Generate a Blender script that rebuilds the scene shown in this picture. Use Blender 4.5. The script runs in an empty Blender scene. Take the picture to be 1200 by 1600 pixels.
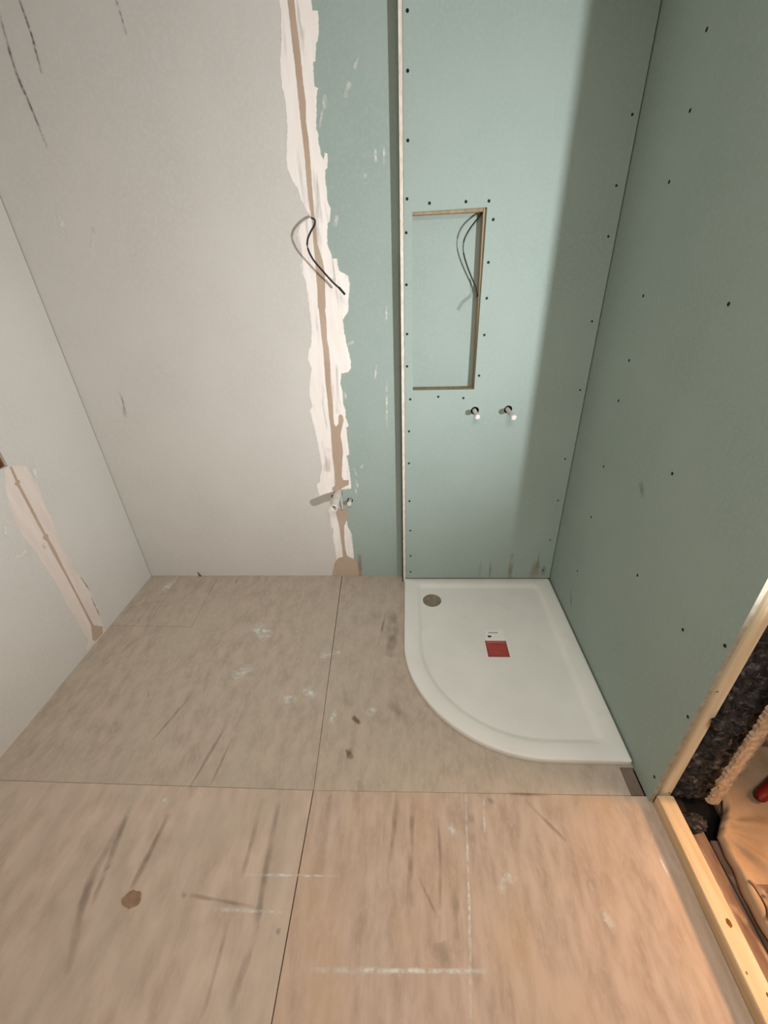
import bpy, bmesh, math, random
from mathutils import Vector, Matrix, noise
from mathutils.geometry import tessellate_polygon
random.seed(7)
SC = bpy.context.scene
COL = SC.collection

# ---------------------------------------------------------------- camera
CAM_H = 1.55
cam_d = bpy.data.cameras.new('camera'); cam = bpy.data.objects.new('camera', cam_d); COL.objects.link(cam)
cam_d.sensor_fit = 'HORIZONTAL'; cam_d.sensor_width = 36.0; cam_d.lens = 36.0 * 656.0 / 1200.0
cam_d.clip_start = 0.02
ax_x = (0.998239, -0.009212, -0.058596); ax_y = (0.046118, -0.500707, 0.864387); ax_d = (0.037302, 0.865568, 0.499401)
right = Vector((ax_x[0], ax_y[0], -ax_d[0])); down = Vector((ax_x[1], ax_y[1], -ax_d[1])); fwd = Vector((ax_x[2], ax_y[2], -ax_d[2]))
fwd.normalize(); right = (right - fwd * right.dot(fwd)).normalized(); up = right.cross(fwd)
m = Matrix((right, up, -fwd)).transposed().to_4x4(); m.translation = Vector((0, 0, CAM_H))
cam.matrix_world = m
SC.camera = cam

# ---------------------------------------------------------------- world, lights, exposure
SC.view_settings.view_transform = 'Standard'; SC.view_settings.look = 'None'
SC.view_settings.exposure = 0.0; SC.view_settings.gamma = 1.0; SC.view_settings.use_curve_mapping = False
SC.cycles.use_denoising = True
SC.cycles.max_bounces = 8
SC.cycles.sample_clamp_indirect = 4.0
w = bpy.data.worlds.new('world'); SC.world = w; w.use_nodes = True
w.node_tree.nodes['Background'].inputs[0].default_value = (0.9, 0.95, 1, 1)
w.node_tree.nodes['Background'].inputs[1].default_value = 0.0

def lamp(name, kind, loc, target, power, col, **kw):
    d = bpy.data.lights.new(name, kind); o = bpy.data.objects.new(name, d); COL.objects.link(o)
    o.location = loc
    o.rotation_euler = (Vector(target) - Vector(loc)).to_track_quat('-Z', 'Y').to_euler()
    d.energy = power; d.color = col
    for k, v in kw.items(): setattr(d, k, v)
    return o
# work lamp on the far side of the doorway, aimed at the left and back walls
lamp('work_lamp', 'SPOT', (0.885, 0.26, 1.06), (-0.86, 1.76, 2.22), 136, (0.98, 0.985, 1.03), spot_size=math.radians(138), spot_blend=1.0, shadow_soft_size=0.010)
# warm lamp in the next room, low over the floor by the doorway
lamp('warm_lamp', 'SPOT', (1.42, 0.60, 0.60), (0.72, 0.12, 0.0), 40, (1.0, 0.56, 0.28), spot_size=math.radians(110), spot_blend=1.0, shadow_soft_size=0.06)
# added unseen ambient fill overhead; a second soft fill over the next room
lamp('ceiling_fill', 'AREA', (0.16, -0.45, 2.44), (-0.05, 1.0, 0.2), 22, (1.0, 0.945, 0.88), shape='DISK', size=0.8, spread=math.radians(125))
lamp('next_room_fill', 'AREA', (1.9, 0.2, 2.44), (1.9, 0.2, 0.0), 7, (1.0, 0.80, 0.62), shape='DISK', size=0.5)

# ---------------------------------------------------------------- traced marks (metres, on the wall and floor planes)
D = {"compound_upper":[[-0.283,2.497],[-0.2896,2.2928],[-0.2903,2.2708],[-0.2721,2.2684],[-0.2738,2.2362],[-0.2792,2.2077],[-0.2868,2.1965],[-0.2937,2.1567],[-0.3026,2.1541],[-0.3038,2.1266],[-0.3054,2.0955],[-0.2929,2.0902],[-0.3021,2.0683],[-0.3053,2.0227],[-0.3115,1.9894],[-0.3063,1.9755],[-0.3075,1.9462],[-0.3019,1.9141],[-0.2917,1.9011],[-0.2893,1.9224],[-0.2782,1.9184],[-0.2823,1.8789],[-0.2925,1.8721],[-0.2953,1.8463],[-0.2936,1.818],[-0.2928,1.7795],[-0.2827,1.7595],[-0.2892,1.7198],[-0.3001,1.7102],[-0.3092,1.6483],[-0.2973,1.6158],[-0.2939,1.5984],[-0.2739,1.5933],[-0.2722,1.5557],[-0.2675,1.5511],[-0.2499,1.5437],[-0.2353,1.5319],[-0.2319,1.5091],[-0.2388,1.4558],[-0.2453,1.4082],[-0.2608,1.3843],[-0.27,1.3722],[-0.2705,1.3347],[-0.2654,1.2961],[-0.262,1.27],[-0.2539,1.23],[-0.2497,1.211],[-0.2525,1.1756],[-0.2655,1.1565],[-0.2976,1.1546],[-0.3048,1.1067],[-0.2985,1.0777],[-0.3006,1.0187],[-0.2912,0.9882],[-0.2942,0.9514],[-0.2822,0.9104],[-0.2953,0.9012],[-0.2949,0.83],[-0.2908,0.763],[-0.3041,0.7564],[-0.2995,0.694],[-0.2953,0.6224],[-0.2956,0.5746],[-0.3531,0.568],[-0.3945,0.5573],[-0.468,0.5356],[-0.4713,0.5659],[-0.474,0.5994],[-0.4552,0.6175],[-0.4523,0.6429],[-0.4363,0.6963],[-0.4382,0.7657],[-0.4456,0.8658],[-0.4546,0.9458],[-0.4614,0.9892],[-0.447,1.0072],[-0.4534,1.0523],[-0.446,1.1105],[-0.4284,1.1806],[-0.4405,1.222],[-0.4335,1.254],[-0.4194,1.2748],[-0.4102,1.3264],[-0.4066,1.3767],[-0.4083,1.4499],[-0.4098,1.5201],[-0.421,1.5545],[-0.4225,1.5813],[-0.4124,1.5986],[-0.4192,1.642],[-0.4234,1.6843],[-0.4041,1.7144],[-0.3775,1.7275],[-0.3636,1.739],[-0.3741,1.7534],[-0.3897,1.7836],[-0.4012,1.8227],[-0.4186,1.8517],[-0.4287,1.88],[-0.4292,1.9073],[-0.4223,1.9515],[-0.4134,1.9943],[-0.4105,2.0278],[-0.41,2.0736],[-0.4145,2.101],[-0.416,2.1323],[-0.4111,2.1627],[-0.4024,2.2025],[-0.3984,2.214],[-0.3936,2.2568],[-0.3904,2.2762],[-0.391,2.2983],[-0.403,2.497]],
"compound_lower":[[-0.3341,0.4331],[-0.3344,0.3441],[-0.3139,0.2897],[-0.3148,0.1818],[-0.3161,0.1146],[-0.3005,0.0733],[-0.2956,0.0361],[-0.4235,0.0362],[-0.4161,0.1149],[-0.4162,0.1911],[-0.4231,0.2693],[-0.4137,0.3282],[-0.4235,0.3366],[-0.4247,0.3939],[-0.4294,0.4499]],
"tape_upper":[[-0.372,2.497],[-0.3656,2.297],[-0.3647,2.2552],[-0.3649,2.2123],[-0.363,2.1526],[-0.3631,2.1063],[-0.3633,2.0584],[-0.3635,2.0088],[-0.3625,1.9661],[-0.3615,1.9043],[-0.364,1.8493],[-0.3642,1.7922],[-0.3607,1.7429],[-0.3582,1.7227],[-0.3621,1.6504],[-0.3623,1.5857],[-0.365,1.5412],[-0.3652,1.4954],[-0.3708,1.4246],[-0.3687,1.4197],[-0.3683,1.3755],[-0.3686,1.2994],[-0.3673,1.26],[-0.369,1.1927],[-0.3723,1.1085],[-0.3712,1.0354],[-0.373,0.9595],[-0.3708,0.9219],[-0.3709,0.8901],[-0.3737,0.8316],[-0.3757,0.7474],[-0.3743,0.6952],[-0.3762,0.6418],[-0.3775,0.5943],[-0.3956,0.5797],[-0.3941,0.561],[-0.3568,0.5643],[-0.3421,0.579],[-0.3072,0.597],[-0.3052,0.6225],[-0.3316,0.6229],[-0.3399,0.6412],[-0.3289,0.7294],[-0.3213,0.7805],[-0.3232,0.8306],[-0.3266,0.8633],[-0.3175,0.8953],[-0.3047,0.9361],[-0.3059,0.9579],[-0.3173,0.9674],[-0.3272,0.9584],[-0.3307,0.921],[-0.3445,0.9055],[-0.3523,0.9215],[-0.3517,0.959],[-0.3472,1.0348],[-0.3488,1.1079],[-0.3432,1.1919],[-0.3419,1.2593],[-0.3463,1.2987],[-0.3409,1.3746],[-0.3422,1.4139],[-0.3384,1.4235],[-0.3334,1.4943],[-0.3285,1.5399],[-0.3314,1.5845],[-0.347,1.6498],[-0.3459,1.7222],[-0.3484,1.7424],[-0.3473,1.7915],[-0.345,1.8485],[-0.3428,1.9034],[-0.3419,1.9652],[-0.3455,2.0079],[-0.339,2.0572],[-0.3414,2.1052],[-0.3416,2.1515],[-0.3419,2.211],[-0.3441,2.2541],[-0.3443,2.2958],[-0.35,2.497]],
"tape_lower":[[-0.391,0.4534],[-0.3863,0.3936],[-0.3802,0.3445],[-0.3764,0.2689],[-0.3768,0.1821],[-0.377,0.1374],[-0.4074,0.1285],[-0.4294,0.092],[-0.4535,0.0007],[-0.2716,0.0006],[-0.293,0.0733],[-0.3084,0.1191],[-0.3508,0.1418],[-0.3585,0.182],[-0.3585,0.2688],[-0.352,0.3442],[-0.3304,0.393],[-0.3325,0.4528]],
"left_compound":[[1.4165,0.9384],[1.4077,0.9235],[1.3809,0.868],[1.363,0.807],[1.3495,0.742],[1.3496,0.6662],[1.3663,0.5912],[1.3662,0.5249],[1.3738,0.4499],[1.3765,0.3756],[1.3719,0.2856],[1.3803,0.1988],[1.3776,0.1191],[1.3828,0.0496],[1.3519,0.0134],[1.4839,0.001],[1.494,0.0445],[1.5008,0.0819],[1.5059,0.1417],[1.5157,0.2572],[1.5064,0.3437],[1.4825,0.4004],[1.4932,0.4475],[1.4879,0.5228],[1.4928,0.6051],[1.5016,0.6657],[1.5019,0.7295],[1.5131,0.8156],[1.5079,0.883],[1.5053,0.9127],[1.4396,0.9417]],
"left_crack":[[1.4383,0.9395],[1.4332,0.8783],[1.4218,0.8698],[1.4301,0.8571],[1.4304,0.7634],[1.4298,0.6868],[1.4324,0.6244],[1.4202,0.6161],[1.4316,0.592],[1.4294,0.5567],[1.4326,0.45],[1.4349,0.2834],[1.4311,0.0987],[1.402,0.0334],[1.4091,0.0125],[1.466,0.006],[1.4842,0.0366],[1.4433,0.0865],[1.4422,0.2809],[1.4439,0.4485],[1.4471,0.5477],[1.444,0.6003],[1.451,0.6122],[1.4418,0.628],[1.443,0.6851],[1.4432,0.7622],[1.4428,0.8623],[1.4518,0.8721],[1.4444,0.8813],[1.448,0.9352]],
"screws_panel":[[0.0046,1.7681],[0.0853,1.752],[0.2158,1.7511],[0.2977,1.7495],[0.318,1.6938],[0.3118,1.5595],[0.316,1.4374],[0.3174,1.3024],[0.308,1.1396],[0.0005,1.6664],[-0.0006,1.4956],[0.0002,1.3158],[-0.0011,1.1869],[0.0117,1.0449],[0.1359,1.0532],[0.2467,1.0448],[0.0049,0.8965],[0.0102,2.232],[0.01,2.1],[0.009,1.9288],[0.0037,0.7357],[0.0047,0.528],[0.0075,0.3507],[0.0086,0.1863],[0.0076,0.0758],[0.7429,1.9595],[0.7351,1.7743],[0.7412,1.6251],[0.7411,1.34],[0.7471,1.0668],[0.7392,0.7459],[0.7438,0.5226],[0.7417,0.287],[0.7353,0.0861]],
"screws_right":[[1.5806,2.0501],[1.5669,1.8925],[1.589,1.7419],[1.5817,1.4446],[1.5744,1.2437],[1.1684,1.4471],[1.1679,0.9971],[1.1726,0.6131],[0.9093,0.6264],[0.7737,0.7105],[0.7739,0.4267],[1.5816,1.1005],[1.5759,0.8391],[1.5793,0.6028],[1.5879,0.3076],[0.7803,0.1063]],
"left_board_split":[1.4348,0.6162],
"smears":[["B","line",0.01,[-1.3157,2.3063],[-1.325,2.1864],[-1.3145,2.0883],[-1.3064,1.9979]],["B","line",0.009,[-1.2327,2.3444],[-1.2295,2.2652],[-1.2359,2.185]],["B","line",0.007,[-0.9157,2.3271],[-0.9116,2.2917],[-0.9094,2.2556]],["B","light",0.03,[-1.3397,1.8019],[-1.3489,1.7634],[-1.3605,1.707]],["B","light",0.014,[-1.234,1.7232],[-1.2517,1.6855],[-1.2788,1.6383]],["B","dark",0.016,[-1.2316,1.7357],[-1.2338,1.7169]],["B","line",0.006,[-1.3575,1.0992],[-1.3529,1.0598],[-1.36,1.0137]],["B","dark",0.022,[-1.3587,1.0261],[-1.368,0.9824]],["B","light",0.012,[-0.0754,1.9267],[-0.0771,1.8824]],["B","light",0.014,[-0.1077,1.9194],[-0.1068,1.8891]],["B","light",0.014,[-0.1482,1.8546],[-0.1474,1.8286]],["B","light",0.02,[-0.2633,1.7328],[-0.2734,1.705]],["B","light",0.02,[-0.1876,2.0975],[-0.1989,2.0664]],["B","light",0.016,[-0.2732,2.0701],[-0.2764,2.0411]],["B","light",0.012,[-0.2838,2.0349],[-0.2972,1.9955]],["B","light",0.014,[-0.1555,2.1541],[-0.1655,2.1334]],["B","light",0.016,[-0.2328,1.2848],[-0.2588,1.2751]],["B","light",0.012,[-0.0946,1.1012],[-0.1013,0.9065]],["B","light",0.012,[-0.1372,1.186],[-0.1456,1.1308]],["B","light",0.014,[-0.274,0.6865],[-0.2635,0.6508]],["B","light",0.016,[-0.2689,0.622],[-0.2615,0.5852]],["B","light",0.012,[-0.2753,0.578],[-0.2718,0.533]],["B","light",0.014,[-0.2273,0.7067],[-0.2381,0.6894]],["B","light",0.012,[-0.0837,1.4196],[-0.0882,1.3663]],["B","light",0.02,[-0.2906,1.0658],[-0.2896,1.0423]],["B","brown",0.045,[-0.3911,0.7852],[-0.4113,0.6852]],["B","dark",0.03,[-0.2986,1.5252],[-0.2995,1.5161]],["B","brown",0.03,[-0.2807,0.146],[-0.2868,-0.0018]],["B","light",0.012,[-1.2647,0.4348],[-1.2501,0.4102]],["B","line",0.01,[-0.3603,0.5075],[-0.361,0.4805],[-0.3572,0.4452]],["L","light",0.03,[1.2576,0.6285],[1.342,0.6083]],["L","light",0.02,[1.3091,0.7666],[1.2889,0.7123]],["L","light",0.04,[1.5459,0.8948],[1.5132,0.8395]],["L","line",0.008,[1.5002,0.3409],[1.5093,0.2546]],["L","line",0.008,[1.5013,0.2087],[1.496,0.1082]],["L","dark",0.016,[1.4049,0.5904],[1.4083,0.5715]],["P","dark",0.014,[0.3915,0.1439],[0.3923,0.0415]],["P","dark",0.014,[0.4477,0.135],[0.4489,0.0415]],["P","brown",0.03,[0.5559,0.1863],[0.5587,0.037]],["P","brown",0.05,[0.6923,0.1344],[0.6885,0.0369]],["P","dark",0.014,[0.697,0.2194],[0.6988,0.1126]],["P","dark",0.03,[0.7366,0.1125],[0.7382,0.0549]],["R","dark",0.03,[1.3043,0.8987],[1.2699,0.8684]],["R","dark",0.02,[1.6062,0.1647],[1.5628,0.1018]],["F","light",0.09,[-0.7836,1.5319],[-0.707,1.4636]],["F","light",0.05,[-0.411,1.3481],[-0.3749,1.3486]],["F","light",0.03,[-0.2945,1.0588],[-0.3106,1.0443],[-0.3112,1.0138]],["F","chip",0.022,[-0.2293,1.0376],[-0.2037,1.0134]],["F","chip",0.026,[-0.2316,0.9054],[-0.2235,0.8771]],["F","light",0.05,[-0.17,1.0699],[-0.1457,1.059]],["F","light",0.06,[-0.4434,1.1674],[-0.4126,1.1243]],["F","light",0.05,[-0.5276,1.113],[-0.4848,1.1168]],["F","light",0.06,[-0.784,1.2277],[-0.7307,1.2704]],["F","light",0.03,[-0.846,0.7193],[-0.8359,0.6996]],["F","light",0.03,[-0.353,1.364],[-0.3318,1.3643]],["F","light",0.03,[0.1231,0.6733],[0.1367,0.6454]],["F","light",0.035,[0.2528,0.5136],[0.2745,0.5318],[0.2962,0.5473]],["F","light",0.03,[0.5246,0.4707],[0.5362,0.4452]],["F","dark",0.02,[0.1944,0.7047],[0.1956,0.6827]],["F","dark",0.02,[0.2553,0.7485],[0.2731,0.7412]],["F","light",0.014,[-0.2379,0.335],[0.1619,0.3479]],["F","light",0.012,[-0.0736,0.3401],[0.1619,0.3479]],["F","light",0.01,[0.1832,0.7663],[0.158,0.4685],[0.1345,0.2611]],["F","light",0.01,[0.2426,0.7481],[0.23,0.6553]],["F","light",0.01,[-0.4844,0.5229],[-0.2343,0.5282]],["F","light",0.012,[-0.5503,0.4423],[-0.3664,0.4433]],["F","dark",0.02,[-0.5072,0.713],[-0.5053,0.6118],[-0.5058,0.5284]],["F","dark",0.024,[-0.4497,0.7285],[-0.4358,0.4975],[-0.4293,0.3826],[-0.4421,0.2949]],["F","dark",0.012,[-0.6294,0.4691],[-0.4515,0.4513]],["F","dark",0.014,[-0.5094,0.4077],[-0.5091,0.2585]],["F","dark",0.012,[0.086,0.6686],[0.0852,0.568],[0.0733,0.4222]],["F","dark",0.02,[0.131,0.5695],[0.1161,0.4212]],["F","dark",0.01,[0.0246,0.5248],[0.0666,0.4519]],["F","dark",0.05,[0.0761,0.3889],[0.0866,0.3541]],["F","dark",0.012,[-0.1261,1.6193],[-0.1484,1.4249]],["F","dark",0.06,[-0.0828,1.6196],[-0.0852,1.3675]],["F","dark",0.012,[0.3402,0.7707],[0.4455,0.7676]],["F","dark",0.014,[0.3865,0.7425],[0.4409,0.6793],[0.47,0.6454]],["F","light",0.012,[0.8173,0.6233],[0.8227,0.5619]],["F","light",0.012,[0.7374,0.6048],[0.7412,0.5592]],["F","dark",0.012,[-1.0003,0.9295],[-0.9374,1.13]],["F","dark",0.015,[-0.7743,0.7711],[-0.7366,0.9749]],["F","dark",0.012,[-0.7053,0.7729],[-0.6919,0.924]],["F","dark",0.02,[-0.9523,0.6749],[-0.9208,0.4591]],["F","dark",0.02,[-0.8112,0.66],[-0.8236,0.4919]],["F","dark",0.01,[-1.3875,1.7741],[-1.4213,1.774]],["F","dark",0.01,[-1.3814,1.7052],[-1.4071,1.705]],["F","light",0.05,[-1.4186,1.7904],[-1.3848,1.8992]],["F","dark",0.012,[-1.0154,1.9112],[-1.0102,1.8644]],["F","dark",0.015,[-0.366,0.4077],[-0.3636,0.3988]],["F","dark",0.015,[-0.666,0.4736],[-0.657,0.4667]],["F","dark",0.012,[-0.9303,0.519],[-0.9203,0.5353]],["F","dark",0.04,[-0.2795,1.1896],[-0.2545,1.0973]],["F","dark",0.05,[-0.0771,1.1008],[-0.0039,1.0178]],["F","dark",0.01,[-1.1414,1.1485],[-1.1242,1.1171]],["F","dark",0.03,[-0.9518,0.6373],[-0.9595,0.4873],[-0.9044,0.3285]],["F","dark",0.02,[-0.0492,0.7598],[-0.0613,0.5791]],["F","dark",0.02,[0.0049,0.7316],[-0.0074,0.4905]]],
"tray_outline":[[-0.0282,1.8817],[-0.0232,1.4465],[-0.0162,1.3542],[0.0027,1.2602],[0.0326,1.1814],[0.0752,1.1116],[0.1301,1.0469],[0.1912,0.9892],[0.2627,0.9356],[0.3475,0.8948],[0.4333,0.8763],[0.492,0.8717],[0.7759,0.8811],[0.7677,1.8817]],
"tray_inner":[[0.0549,1.8246],[0.0423,1.7398],[0.0344,1.3847],[0.0524,1.2082],[0.2749,1.0127],[0.3776,0.9585],[0.4498,0.9381],[0.5111,0.9347],[0.6944,0.9367],[0.7129,0.9662],[0.7028,1.7937],[0.677,1.8256]],
"drain":[0.1196,1.7053],
"sticker_white":[[0.3712,1.4972],[0.4479,1.498],[0.4493,1.4292],[0.3525,1.4281]],
"sticker_red":[[0.3531,1.4281],[0.4502,1.4292],[0.4491,1.3339],[0.3539,1.3326]],
"wire":[[-0.364,1.96,1.733],[-0.3581,1.935,1.7306],[-0.3415,1.9,1.721],[-0.3404,1.87,1.7027],[-0.3546,1.855,1.6805],[-0.3665,1.845,1.6565],[-0.3677,1.84,1.6301],[-0.3527,1.84,1.5946],[-0.3229,1.842,1.5578],[-0.2853,1.844,1.5155],[-0.26,1.845,1.4927],[-0.244,1.845,1.4743]],
"niche_wire":[[0.2857,1.93,1.7281],[0.2762,1.915,1.7132],[0.2561,1.9,1.6919],[0.2341,1.89,1.6663],[0.2179,1.89,1.636],[0.2166,1.89,1.5997],[0.2325,1.89,1.5542],[0.2566,1.895,1.5072],[0.2743,1.9,1.4748],[0.2846,1.905,1.442]],
"niche_wire_shadow":[[0.2545,1.932,1.5039],[0.2582,1.93,1.4905],[0.2616,1.925,1.4744],[0.2622,1.925,1.4473],[0.2442,1.925,1.4325],[0.2295,1.925,1.4208],[0.2124,1.925,1.3944]]}
BY, PY, LX, RX = 1.937, 1.877, -1.5562, 0.7812

# ---------------------------------------------------------------- materials
def lin(c):
    return tuple(((v / 255.0) / 12.92 if v <= 10 else ((v / 255.0 + 0.055) / 1.055) ** 2.4) for v in c) + (1.0,)

def mat(name, c1, c2=None, scale=(8, 8, 8), detail=6, rough=0.85, bump=0.0, bscale=120, lo=0.35, hi=0.65, spec=0.3, metal=0.0, third=None, tscale=(3, 3, 3), tlo=0.5, thi=0.7, rbump=None, speck=None, sscale=(160, 160, 160)):
    m = bpy.data.materials.new(name); m.use_nodes = True
    nt = m.node_tree; N = nt.nodes; K = nt.links; b = N['Principled BSDF']
    b.inputs['Roughness'].default_value = rough; b.inputs['Specular IOR Level'].default_value = spec; b.inputs['Metallic'].default_value = metal
    tc = N.new('ShaderNodeTexCoord')
    geo = N.new('ShaderNodeNewGeometry')
    def nz(sc, det, dist=0.0):
        mp = N.new('ShaderNodeMapping'); mp.inputs['Scale'].default_value = sc
        K.new(geo.outputs['Position'], mp.inputs['Vector'])
        n = N.new('ShaderNodeTexNoise'); n.inputs['Scale'].default_value = 1.0; n.inputs['Detail'].default_value = det
        n.inputs['Distortion'].default_value = dist
        K.new(mp.outputs[0], n.inputs['Vector']); return n
    def ramp(n, lo, hi):
        r = N.new('ShaderNodeMapRange'); r.inputs['From Min'].default_value = lo; r.inputs['From Max'].default_value = hi
        K.new(n.outputs['Fac'], r.inputs['Value']); return r
    def mix(f, a, bb):
        x = N.new('ShaderNodeMix'); x.data_type = 'RGBA'
        K.new(f.outputs[0], x.inputs['Factor'])
        for s, v in ((x.inputs['A'], a), (x.inputs['B'], bb)):
            if isinstance(v, tuple): s.default_value = v
            else: K.new(v, s)
        return x.outputs['Result']
    c = lin(c1)
    if c2 is not None:
        c = mix(ramp(nz(scale, detail), lo, hi), c, lin(c2))
    if third is not None:
        c = mix(ramp(nz(tscale, 7, 0.4), tlo, thi), c, lin(third))
    if speck is not None:
        c = mix(ramp(nz(sscale, 9, 0.5), .48, .86), c, lin(speck))
    if isinstance(c, tuple): b.inputs['Base Color'].default_value = c
    else: K.new(c, b.inputs['Base Color'])
    if bump > 0:
        s = bscale if isinstance(bscale, tuple) else (bscale,) * 3
        bp = N.new('ShaderNodeBump'); bp.inputs['Strength'].default_value = bump; bp.inputs['Distance'].default_value = 0.002
        K.new(nz(s, 4).outputs['Fac'], bp.inputs['Height']); K.new(bp.outputs[0], b.inputs['Normal'])
    return m

def smear_mat(name, col, strength=0.8, nscale=60):
    """a thin film of dust or filler that wears away to nothing along its edges"""
    m = bpy.data.materials.new(name); m.use_nodes = True
    nt = m.node_tree; N = nt.nodes; K = nt.links; b = N['Principled BSDF']
    b.inputs['Base Color'].default_value = lin(col); b.inputs['Roughness'].default_value = 0.9; b.inputs['Specular IOR Level'].default_value = 0.15
    uv = N.new('ShaderNodeUVMap'); sx = N.new('ShaderNodeSeparateXYZ'); K.new(uv.outputs[0], sx.inputs[0])
    def M(op, a, bb=None, clamp=False):
        n = N.new('ShaderNodeMath'); n.operation = op; n.use_clamp = clamp
        for i, v in enumerate((a, bb)):
            if v is None: continue
            if isinstance(v, (int, float)): n.inputs[i].default_value = v
            else: K.new(v, n.inputs[i])
        return n.outputs[0]
    hump = lambda s: M('MULTIPLY', M('MULTIPLY', s, M('SUBTRACT', 1.0, s)), 4.0)
    e = M('MULTIPLY', M('POWER', hump(sx.outputs['X']), 1.0), M('MULTIPLY', M('POWER', hump(sx.outputs['Y']), 0.4), 1.0))
    geo = N.new('ShaderNodeNewGeometry'); n1 = N.new('ShaderNodeTexNoise'); n1.inputs['Scale'].default_value = nscale; n1.inputs['Detail'].default_value = 5
    K.new(geo.outputs['Position'], n1.inputs['Vector'])
    k = M('MULTIPLY', M('SUBTRACT', n1.outputs['Fac'], 0.32, ), 3.2, True)
    a = M('MULTIPLY', M('MULTIPLY', e, k), strength, True)
    K.new(a, b.inputs['Alpha'])
    return m

M_ = {}
M_['grey_board'] = mat('grey_board', (211, 208, 200), (205, 202, 194), scale=(2.5, 2.5, 2.5), rough=0.9, bump=0.10, bscale=260, third=(213, 210, 203), tscale=(90, 90, 90), tlo=.45, thi=.8)
M_['green_board'] = mat('green_board', (160, 175, 166), (154, 170, 161), scale=(3, 3, 3), rough=0.9, bump=0.08, bscale=260, third=(164, 178, 171), tscale=(90, 90, 90), tlo=.45, thi=.8)
M_['board_core'] = mat('board_core', (233, 226, 212), (214, 202, 184), scale=(90, 90, 40), rough=0.95, bump=0.3, bscale=200)
M_['board_paper'] = mat('board_paper', (120, 104, 84), (92, 78, 62), scale=(60, 60, 20), rough=0.95)
M_['compound'] = mat('compound', (249, 244, 236), (243, 235, 226), scale=(30, 30, 5), rough=0.92, bump=0.35, bscale=(60, 60, 12), third=(200, 196, 188), tscale=(42, 42, 5), tlo=.56, thi=.72)
M_['compound_left'] = mat('compound_left', (227, 216, 206), (219, 207, 196), scale=(30, 30, 5), rough=0.92, bump=0.3, bscale=(60, 60, 12))
M_['tape'] = mat('tape', (190, 170, 150), (181, 159, 138), scale=(12, 12, 6), rough=0.9)
M_['floor'] = mat('floor', (210, 190, 174), (187, 168, 152), scale=(20, 8, 20), detail=9, rough=0.8, bump=0.25, bscale=(140, 30, 140), third=(190, 177, 160), tscale=(5, 2.2, 5), tlo=.48, thi=.75, lo=.38, hi=.66, speck=(203, 184, 166), sscale=(75, 34, 75))
M_['floor_b'] = mat('floor_b', (194, 180, 164), (173, 160, 145), scale=(24, 11, 24), detail=9, rough=0.8, bump=0.25, bscale=(140, 30, 140), third=(187, 177, 160), tscale=(4, 2.2, 4), tlo=.42, thi=.75, lo=.36, hi=.66, speck=(203, 184, 166), sscale=(75, 34, 75))
M_['floor_c'] = mat('floor_c', (204, 183, 167), (178, 157, 141), scale=(30, 8, 30), detail=9, rough=0.8, bump=0.3, bscale=(150, 28, 150), third=(200, 172, 142), tscale=(4, 1.8, 4), tlo=.45, thi=.75, lo=.36, hi=.66, speck=(203, 184, 166), sscale=(75, 34, 75))
M_['subfloor'] = mat('subfloor', (60, 44, 34), (40, 30, 24))
M_['offcut'] = mat('offcut', (136, 120, 106), (112, 98, 86), scale=(20, 6, 20))
M_['wood'] = mat('wood', (244, 224, 190), (230, 204, 164), scale=(60, 60, 3), detail=8, rough=0.7, bump=0.2, bscale=(120, 120, 8), third=(248, 232, 200), tscale=(25, 25, 2))
M_['wood_flat'] = mat('wood_flat', (226, 200, 164), (208, 178, 138), scale=(60, 3, 60), detail=8, rough=0.7, bump=0.2, bscale=(120, 8, 120), third=(236, 214, 180), tscale=(25, 2, 25))
M_['batten'] = mat('batten', (176, 156, 126), (150, 130, 102), scale=(50, 50, 4), rough=0.8)
M_['knot'] = mat('knot', (150, 98, 52), (110, 66, 34), scale=(120, 120, 120))
M_['screw'] = mat('screw', (26, 26, 26), None, rough=0.5, metal=0.4)
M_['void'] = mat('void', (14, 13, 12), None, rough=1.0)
M_['cable'] = mat('cable', (48, 44, 44), (36, 33, 33), rough=0.55)
M_['wire_shadow_grey'] = mat('wire_shadow_grey', (112, 106, 98), (96, 90, 82), rough=0.6)
M_['white_pipe'] = mat('white_pipe', (226, 222, 212), (212, 208, 198), scale=(30, 30, 30), rough=0.45, spec=0.5)
M_['clear_pipe'] = mat('clear_pipe', (180, 178, 168), (160, 157, 148), rough=0.5)
M_['tray'] = mat('tray', (240, 239, 233), (235, 234, 227), scale=(6, 6, 6), rough=0.5, bump=0.12, bscale=420, spec=0.45, third=(229, 227, 219), tscale=(9, 9, 9), tlo=.6, thi=.85)
M_['steel'] = mat('steel', (150, 139, 122), (130, 118, 100), scale=(40, 40, 40), rough=0.5)
M_['edge'] = mat('edge', (178, 172, 154), (158, 150, 132), scale=(60, 60, 60), rough=0.95)
M_['sticker_white'] = mat('sticker_white', (244, 244, 240), None, rough=0.6)
M_['sticker_red'] = mat('sticker_red', (178, 80, 72), (170, 72, 66), scale=(30, 30, 30), rough=0.55)
M_['sticker_dark'] = mat('sticker_dark', (140, 44, 42), None, rough=0.55)
M_['sticker_pink'] = mat('sticker_pink', (206, 142, 134), None, rough=0.55)
M_['sticker_grey'] = mat('sticker_grey', (120, 120, 116), None, rough=0.6)
M_['sticker_black'] = mat('sticker_black', (24, 24, 24), None, rough=0.6)
M_['wool'] = mat('wool', (66, 62, 60), (32, 29, 28), scale=(50, 50, 36), detail=8, rough=1.0, bump=1.0, bscale=160, lo=.38, hi=.62, third=(122, 116, 110), tscale=(50, 50, 60), tlo=.56, thi=.74)
M_['plaster'] = mat('plaster', (214, 188, 162), (176, 150, 124), scale=(60, 60, 60), rough=0.95, bump=0.8, bscale=120)
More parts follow.
